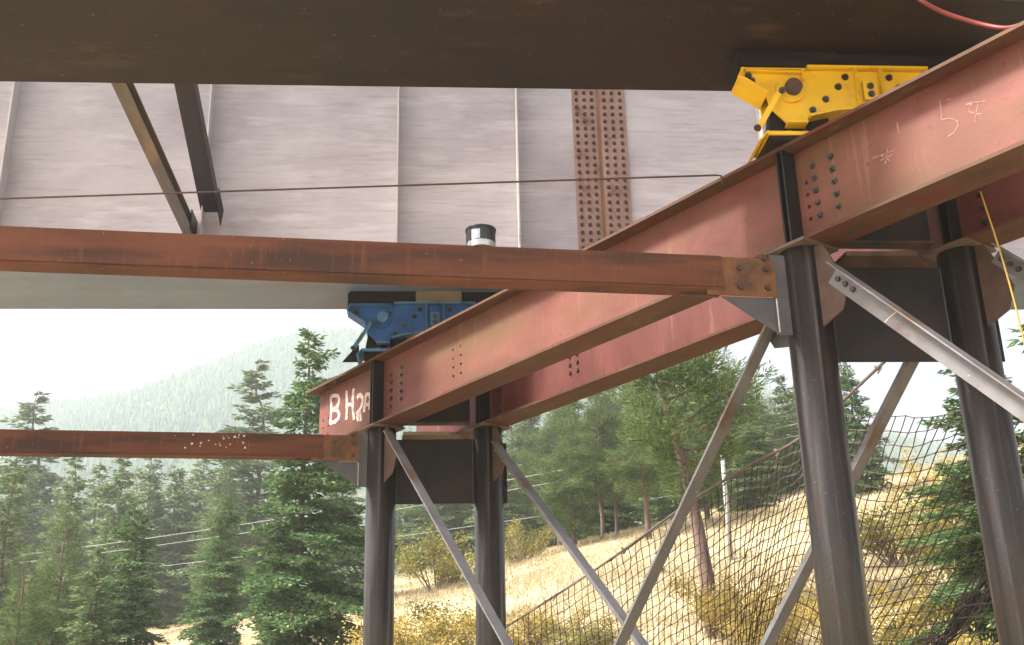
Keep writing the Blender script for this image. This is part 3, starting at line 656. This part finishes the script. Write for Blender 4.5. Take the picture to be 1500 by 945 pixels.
def tree_meshes(seed, H, Rad, trunk_r, base=.08, whorl=.34, nb=6, spray=.34, droop=.35, shape=.85, dens=1.0, path=None, clump=False, gap=0.0):
    r = np.random.default_rng(seed)
    if path is None: path = [Vector((r.normal(0, .012) * H * i / 8, r.normal(0, .012) * H * i / 8, H * i / 8)) for i in range(9)]; path[0] = Vector((0, 0, 0))
    tr = MB(); n = 14
    pts = [path_at(path, i / n) for i in range(n + 1)]; pts[0] = pts[0] - Vector((0, 0, .4))
    tr.tube(pts, [trunk_r * (1 - .93 * (i / n)) * (1.25 if i == 0 else 1) for i in range(n + 1)], 9)
    br = MB(); SV = []; asym = r.uniform(0, 6.28)
    z = base * H; 
    while z < H * .985:
        q = (z - base * H) / (H * (1 - base))
        Lmax = Rad * min(1, (1 - q) ** shape * 1.0) * (min(1, .55 + q * 3.2))
        c = path_at(path, z / H); k = max(3, int(nb * (.6 + .6 * (1 - q)))); a0 = r.uniform(0, 6.28)
        for i in range(k):
            if r.random() < gap: continue
            a = a0 + 6.283 * i / k + r.normal(0, .3); Lb = max(.22, Lmax * r.uniform(.32, 1.25) * (1 + .3 * math.cos(a - asym - 2.2 * q))); zz = r.normal(0, whorl * .4)
            d = Vector((math.cos(a), math.sin(a), 0)); side = Vector((-math.sin(a), math.cos(a), 0))
            rise = (.5 * q + .02) if not clump else r.uniform(.05, .6)
            m = max(3, int(Lb / (spray * .55)))
            bp = []
            for j in range(m + 1):
                t = j / m; bp.append(c + d * (Lb * t) + Vector((0, 0, zz + Lb * (rise * t - droop * (t ** 1.6) * (1 - .6 * q) + .10 * droop * t ** 4))))
            br.tube(bp[::max(1, m // 3)] if m > 4 else bp, [max(.006, .018 * Lb * (1 - .85 * x)) for x in np.linspace(0, 1, len(bp[::max(1, m // 3)] if m > 4 else bp))], 4, False)
            for j in range(1, m + 1):
                t = j / m
                if clump and t < .35: continue
                if not clump and t < .15 and q < .8: continue
                wd = Lb * .34 * math.sin(math.pi * min(1, .18 + .82 * t)) + .07
                ns = max(2, int(round((2 + 4.2 * wd / spray) * dens)))
                for s in range(ns):
                    o = bp[j] + side * r.uniform(-wd, wd) + d * r.uniform(-.2, .2) * spray + Vector((0, 0, r.uniform(-.13, .10) * (1 if not clump else 3.2)))
                    dirv = (d * r.uniform(.3, 1) + side * r.normal(0, .7) + Vector((0, 0, r.uniform(-.45, .25) if not clump else r.uniform(-.3, .8)))).normalized()
                    ln = spray * r.uniform(.6, 1.25); wv = spray * (r.uniform(.11, .21) if not clump else r.uniform(.05, .11))
                    nrm = dirv.cross(Vector((r.normal(0, .6), r.normal(0, .6), 1))).normalized()
                    w2 = dirv.cross(nrm)
                    e = o + dirv * ln; mid = o + dirv * ln * .45
                    SV.append((o, mid + nrm * wv + w2 * wv * .25, e, mid - nrm * wv + w2 * wv * .25))
                    if r.random() < .55: SV.append((o + w2 * .02, mid + w2 * wv, e + w2 * .01, mid - w2 * wv * .8))
        z += whorl * r.uniform(.75, 1.25) * (1 - .35 * q)
    V = np.array([[tuple(p) for p in s] for s in SV], np.float32).reshape(-1, 3)
    F = np.arange(len(V)).reshape(-1, 4)
    crown = fastmesh('crown', V, F)
    tm = bpy.data.meshes.new('trunk'); tm.from_pydata(tr.v, [], tr.f); tm.update(); tm.polygons.foreach_set('use_smooth', [True] * len(tm.polygons))
    bm_ = bpy.data.meshes.new('limbs'); bm_.from_pydata(br.v, [], br.f); bm_.update()
    return tm, bm_, crown

def sink(path_base): return path_base
VAR = {
    'fir0': (tree_meshes(1, 12.5, 3.3, .2, base=.06, whorl=.36, nb=6, spray=.25, droop=.5, dens=2.1, shape=.75, gap=.14), 'bark', 'fir', 12.5),
    'fir1': (tree_meshes(2, 12, 2.7, .16, base=.05, whorl=.36, nb=6, spray=.33, droop=.4, dens=1.35, shape=.8), 'bark', 'fir2', 12),
    'fir2': (tree_meshes(3, 14, 2.7, .17, base=.08, whorl=.42, nb=6, spray=.38, droop=.35, dens=1.25, gap=.1, shape=.8), 'bark', 'fir2', 14),
    'fir3': (tree_meshes(4, 11, 2.8, .15, base=.04, whorl=.34, nb=6, spray=.30, droop=.45, dens=1.5, gap=.05, shape=.75), 'bark', 'fir', 11),
    'thin': (tree_meshes(5, 15, 2.3, .15, base=.2, whorl=.5, nb=5, spray=.34, droop=.15, dens=1.6, gap=.12), 'bark', 'sparse', 15),
    'pine': (tree_meshes(6, 15, 3.1, .2, base=.26, whorl=.42, nb=6, spray=.33, droop=.15, shape=.6, dens=2.6, clump=True, gap=.1), 'bark_red', 'pine', 15),
    'larch': (tree_meshes(7, 13, 2.8, .18, base=.1, whorl=.40, nb=6, spray=.30, droop=.25, shape=.75, dens=2.4, clump=True, gap=.1), 'bark', 'pine', 13),
}
def put_tree(var, x, y, H, label, group, rz, wide=1.0, leaf=None, name='conifer_tree'):
    (tm, bm_, cm), bark, lf, h0 = VAR[var]; s = H / h0
    o = thing(name, label, 'tree', (x, y, gz(x, y)), rz, group); o.scale = (s * wide, s * wide, s)
    link('trunk', tm, bark, o); link('limbs', bm_, bark, o, kind='stuff')
    c = link('crown', cm, lf, o)
    return o
def az(px, py):                                            # bearing tables measured once from the photograph, used to place trees on the land
    a = (px - 750) / FPX; b = -(py - 472.5) / FPX
    d = _r2 * a + _u2 * b + _f; return d.x / d.y, d.z / d.y
def tree_by(var, px, top, Y, label, group, wide=1.0, rz=None):
    ax, az_ = az(px, top); X = ax * Y; H = 1.6 + az_ * Y - gz(X, Y)
    return put_tree(var, X, Y, H, label, group, rz if rz is not None else (px * .37) % 6.28, wide)

LG, RG = 'conifers in the valley at left', 'conifers on the hillside at right'
TREES = [
    ('fir0', 452, 476, 43, 'tall dark green fir with dense layered boughs left of the far piles', LG, .95),
    ('thin', 386, 524, 105, 'thin pale conifer poking up just left of the tall dark fir', LG, 1.6),
    ('thin', 64, 570, 125, 'sparse pale conifer whose top shows above the lower tie at far left', LG, 1.6),
    ('fir2', 112, 662, 70, 'hazy conifer right of the sparse tall one at far left', LG, 1.1),
    ('fir1', 184, 664, 88, 'slim hazy fir in the left background, under the left part of the tie', LG, 1.15),
    ('fir2', 224, 650, 105, 'slim pale fir in the middle of the hazy background row', LG, 1.2),
    ('fir1', 258, 684, 118, 'small pale fir in the hazy gap at left', LG, 1.3),
    ('fir2', 300, 655, 120, 'pale blue-green fir under the paint spatter of the tie', LG, 1.3),
    ('fir1', 338, 668, 100, 'hazy fir behind the power lines at left', LG, 1.2),
    ('fir2', 26, 640, 62, 'half-cut conifer at the left edge of the picture', LG, 1.1),
    ('fir3', 208, 728, 46, 'broad mid green fir in the left foreground', LG, 1.15),
    ('larch', 100, 742, 50, 'yellowish green conifer in the lower left corner', LG, 1.1),
    ('fir3', 330, 726, 52, 'green fir leaning on the tall dark fir, right of the bare path', LG, 1.0),
    ('fir1', 150, 800, 40, 'small green fir at the bottom edge at left', LG, 1.2),
    ('larch', 40, 800, 44, 'low ragged conifer at the bottom left edge', LG, 1.2),
    ('fir1', 505, 640, 58, 'fir behind the left gusset of the far pile', LG, 1.1),
    ('pine', 872, 560, 62, 'tall pine with two pale bare trunks seen between the braces', RG, 1.05),
    ('pine', 893, 580, 63, 'second pine of the close pair between the braces', RG, 1.0),
    ('pine', 935, 540, 54, 'broad yellow-green pine filling the space left of the leaning trunk', RG, 1.35),
    ('larch', 832, 575, 60, 'yellow-green conifer under the rear red beam, left of the trunk pair', RG, 1.3),
    ('fir3', 860, 600, 70, 'dense green fir behind the trunk pair between the braces', RG, 1.5),
    ('fir1', 1090, 560, 66, 'dense blue-green fir just left of the grey brace under the sky', RG, 1.4),
    ('larch', 1018, 530, 57, 'full green conifer right behind the leaning pine', RG, 1.25),
    ('fir2', 770, 590, 110, 'blue-green fir right of the far rear pile', RG, 1.3),
    ('fir1', 815, 585, 95, 'hazy fir under the rear red beam', RG, 1.3),
    ('fir2', 640, 650, 120, 'distant fir seen between the two far piles', RG, 1.4),
    ('fir2', 940, 545, 92, 'distant fir behind the leaning pine', RG, 1.3),
    ('larch', 1062, 528, 72, 'yellow-green conifer touching the sky right of the leaning pine', RG, 1.1),
    ('fir1', 1140, 548, 76, 'dark fir left of the foreground pile under the bright sky', RG, 1.2),
    ('fir2', 1100, 592, 95, 'small hazy fir behind the utility pole', RG, 1.3),
    ('fir3', 1238, 520, 58, 'dark fir just right of the foreground pile, cut by the rope', RG, 1.1),
    ('fir0', 1428, 500, 26, 'big drooping fir behind the right-hand pile', RG, 1.2),
    ('fir3', 1560, 380, 24, 'fir at the right edge beyond the yellow rope', RG, 1.1),
    ('fir3', 962, 812, 44, 'small round green sapling on the grass behind the net', RG, 1.6),
]
rt = random.Random(8)
for k in range(15):                                        # the hazy row that closes the valley at left
    TREES.append((('fir1', 'fir2', 'fir2', 'larch')[k % 4], 8 + k * 29 + rt.uniform(-9, 9), rt.uniform(676, 742), rt.uniform(92, 150), 'hazy fir in the closed row at the back of the left valley', 'hazy firs in the back row at left', 1.35))
for k in range(24):                                        # and the one along the crest at right
    px = 590 + k * 27 + rt.uniform(-9, 9)
    top = float(np.interp(px, [590, 740, 800, 900, 1000, 1080, 1130, 1170, 1240, 1300], [660, 600, 570, 545, 540, 545, 572, 560, 600, 650])) + rt.uniform(0, 42)
    TREES.append((('larch', 'fir2', 'pine', 'fir3', 'larch', 'fir1')[k % 6], px, top - 28, rt.uniform(74, 120), 'hazy conifer in the closed row along the right-hand crest', 'hazy conifers in the back row at right', 1.15))
for v, px, top, Y, lab, g, wd in TREES: tree_by(v, px, top, Y, lab, g, wd)

# leaning pine: base right, trunk bending up to the left
bx, by = az(1046, 905)[0] * 34, 34
pz = gz(bx, by)
def tgt(px, py, Y): a, b = az(px, py); return Vector((a * Y - bx, Y - by, 1.6 + b * Y - pz))
pth = [Vector((0, 0, 0)), tgt(1036, 850, 34), tgt(1022, 770, 34.2), tgt(1006, 700, 34.5), tgt(990, 640, 34.8), tgt(974, 590, 35), tgt(966, 550, 35), tgt(955, 505, 35), tgt(950, 465, 35)]
Hp = pth[-1].z
tm, bm_, cm = tree_meshes(21, Hp, 2.5, .25, base=.36, whorl=.42, nb=6, spray=.27, droop=.35, shape=.45, dens=3.0, path=pth, clump=True, gap=.3)
o = thing('leaning_pine', 'leaning pine with a thick reddish trunk behind the net', 'tree', (bx, by, pz), 0, RG)
link('trunk', tm, 'bark_red', o); link('limbs', bm_, 'bark_red', o, kind='stuff'); link('crown', cm, 'pine', o)

# ------------------------------------------------------------------ shrubs
def shrub_mesh(seed, n, R, H, leaf=.12):
    r = np.random.default_rng(seed); st = MB(); V = []
    tips = []
    for k in range(22):
        a = r.uniform(0, 6.28); rr = R * r.uniform(.15, 1.25); h = H * r.uniform(.25, 1.05)
        p = [Vector((0.1 * math.cos(a), .1 * math.sin(a), -.1)), Vector((rr * .5 * math.cos(a), rr * .5 * math.sin(a), h * .6)), Vector((rr * math.cos(a), rr * math.sin(a), h))]
        st.tube(p, [.018, .012, .004], 4, False); tips += [p[1].lerp(p[2], r.uniform(0, 1)) for _ in range(3)] + [p[2]]
    for k in range(n):
        c = tips[r.integers(len(tips))] + Vector(r.normal(0, .11, 3) * np.array([R, R, H * .8])); c.z = max(c.z, .03)
        u = Vector(r.normal(0, 1, 3)).normalized(); w = u.orthogonal().normalized(); l = leaf * r.uniform(.6, 1.3)
        V += [c - u * l * .5, c + w * l * .32, c + u * l * .5, c - w * l * .32]
    me = fastmesh('leaves', np.array([tuple(v) for v in V]), np.arange(len(V)).reshape(-1, 4))
    sm = bpy.data.meshes.new('stems'); sm.from_pydata(st.v, [], st.f); sm.update()
    return sm, me
SH = [shrub_mesh(31 + k, 7000, 1, 1, .05) for k in range(3)]
YG = 'autumn shrubs on the slope'
SHRUBS = [   # px, py of foot, Y, radius, height, leaf colour, label
    (600, 935, 31, 1.7, 1.5, 'yellow_leaf', 'yellow shrub filling the gap between the two far piles'),
    (545, 955, 27, 1.4, 1.5, 'yellow_leaf', 'yellow shrub at the foot of the far front pile'),
    (505, 940, 30, 1.2, 1.0, 'yellow_leaf', 'low yellow shrub left of the far front pile'),
    (665, 905, 35, 1.6, 1.6, 'olive_leaf', 'olive shrub just left of the far rear pile'),
    (780, 900, 36, 1.5, 1.2, 'yellow_leaf', 'pale yellow shrub right of the far rear pile'),
    (640, 800, 56, 2.6, 2.6, 'olive_leaf', 'bushy olive shrub at the grass edge between the far piles'),
    (760, 770, 62, 1.8, 2.2, 'olive_leaf', 'thin olive shrub on the crest right of the far rear pile'),
    (1085, 925, 33, 1.7, 1.7, 'yellow_leaf', 'bright yellow shrub beside the foot of the leaning pine'),
    (1140, 935, 31, 1.3, 1.6, 'yellow_leaf', 'yellow shrub left of the foreground pile at the bottom'),
    (1310, 760, 40, 2.3, 1.9, 'olive_leaf', 'olive-yellow shrub right of the foreground pile under the sky'),
    (1372, 745, 42, 1.7, 3.2, 'yellow_leaf', 'tall yellow shrub beside the drooping fir'),
    (1345, 880, 27, 1.5, 1.9, 'yellow_leaf', 'orange-yellow shrub behind the net in the middle of the right bay'),
    (1290, 915, 26, 1.2, 1.1, 'olive_leaf', 'low olive shrub against the foreground pile'),
    (1425, 900, 22, 1.3, 1.4, 'yellow_leaf', 'yellow shrub by the gathered net edge'),
    (1405, 800, 33, 1.5, 2.4, 'olive_leaf', 'olive shrub under the drooping fir'),
    (310, 925, 41, 1.7, 1.3, 'yellow_leaf', 'yellow shrub on the bare path left of the tall dark fir'),
    (395, 930, 36, 1.5, 1.1, 'olive_leaf', 'olive undergrowth beneath the left boughs of the tall dark fir'),
    (205, 930, 38, 1.6, 1.4, 'yellow_leaf', 'yellow undergrowth at the foot of the broad left fir'),
    (100, 920, 37, 1.6, 1.5, 'olive_leaf', 'olive undergrowth at the bottom left, right of the corner shrub'),
    (60, 945, 42, 1.8, 1.6, 'yellow_leaf', 'yellow shrub in the bottom left corner'),
    (150, 935, 46, 1.6, 1.4, 'olive_leaf', 'olive shrub below the broad left fir'),
    (250, 945, 44, 1.4, 1.2, 'yellow_leaf', 'yellow shrub left of the bare path'),
    (440, 940, 38, 1.5, .9, 'yellow_leaf', 'low yellow shrub under the tall dark fir'),
    (860, 905, 34, 1.2, .9, 'olive_leaf', 'low dry shrub behind the crossing braces'),
]
for i, (px, py, Y, rad, h, lf, lab) in enumerate(SHRUBS):
    X = az(px, py)[0] * Y; o = thing('shrub', lab, 'shrub', (X, Y, gz(X, Y)), i * 1.3, YG); o.scale = (rad, rad, h)
    sm, me = SH[i % 3]
    link('stems', sm, 'twig', o)
    c = bpy.data.objects.new('leaves', me.copy() if False else me); COL.objects.link(c); c.parent = o
    if not me.materials: me.materials.append(M_[lf])
    c.material_slots[0].link = 'OBJECT'; c.material_slots[0].material = M_[lf]

# ------------------------------------------------------------------ grass
def make_grass():
    r = np.random.default_rng(9); n = 260000
    Y = 17 + 62 * r.random(n) ** 1.15; A = r.uniform(-.5, .52, n); X = A * Y
    keep = ~((np.abs(A + .27) < .035) & (Y > 30) & (Y < 60))           # bare path at left
    X, Y = X[keep], Y[keep]; n = len(X)
    Z = ground_z(X, Y) - .02
    h = r.uniform(.10, .34, n) * (1 + .4 * np.sin(X * .5) * np.cos(Y * .4)); th = r.uniform(0, 6.28, n); w = r.uniform(.009, .024, n)
    lx, ly = r.normal(0, .14, n), r.normal(0, .14, n)
    c, s = np.cos(th) * w, np.sin(th) * w
    V = np.stack([np.stack([X - c, Y - s, Z], 1), np.stack([X + c, Y + s, Z], 1), np.stack([X + lx, Y + ly, Z + h], 1)], 1).reshape(-1, 3)
    link('dry_grass', fastmesh('dry_grass', V, np.arange(3 * n).reshape(-1, 3)), 'straw')
    o = bpy.data.objects['dry_grass']; tag(o, 'straw-coloured dry grass covering the hillside', 'grass', kind='stuff')
make_grass()

# ------------------------------------------------------------------ utility pole and wires
px_, py_ = 8.25, 45.0; zb = gz(px_, py_)
p = thing('utility_pole', 'pale wooden utility pole on the grassy slope behind the net', 'pole', (px_, py_, zb))
MB().tube([(0, 0, -.5), (0, 0, 4.1)], [.10, .08], 12).build('pole', 'pole', p, smooth='all')
MB().tube([(0, 0, 4.1), (0, 0, 4.16)], [.085, .03], 12).build('pole_top', 'bark', p)
def wire(lab, a, b, sag, r=.022):
    pts = [Vector(a).lerp(Vector(b), i / 24) - Vector((0, 0, sag * 4 * (i / 24) * (1 - i / 24))) for i in range(25)]
    tag(MB().tube(pts, r, 4, False).build('power_line', 'wire'), lab, 'wire', 'power lines crossing the slope')
wire('upper power line crossing behind the leaning pine', (-48, 86, 14.6), (42, 58, 22.4), 1.6, .018)
wire('power line just below the upper one', (-48, 86, 14.1), (42, 58, 21.6), 1.6, .016)
wire('lowest power line passing under the pines', (-48, 86, 13.0), (42, 58, 18.6), 1.4, .015)

# ------------------------------------------------------------------ haze
hz = MB().box(-2700, 2700, -2500, 2600, -9, MT_TOP + 12).build('haze', None)
hm = bpy.data.materials.new('valley_haze'); hm.use_nodes = True; n = hm.node_tree.nodes; n.clear()
pv = n.new('ShaderNodeVolumePrincipled'); pv.inputs['Color'].default_value = (.81, .90, .955, 1); pv.inputs['Density'].default_value = .00046; pv.inputs['Anisotropy'].default_value = .2
ho = n.new('ShaderNodeOutputMaterial'); hm.node_tree.links.new(pv.outputs[0], ho.inputs['Volume'])
hz.data.materials.append(hm); tag(hz, 'pale haze filling the valley air', 'haze', kind='stuff')
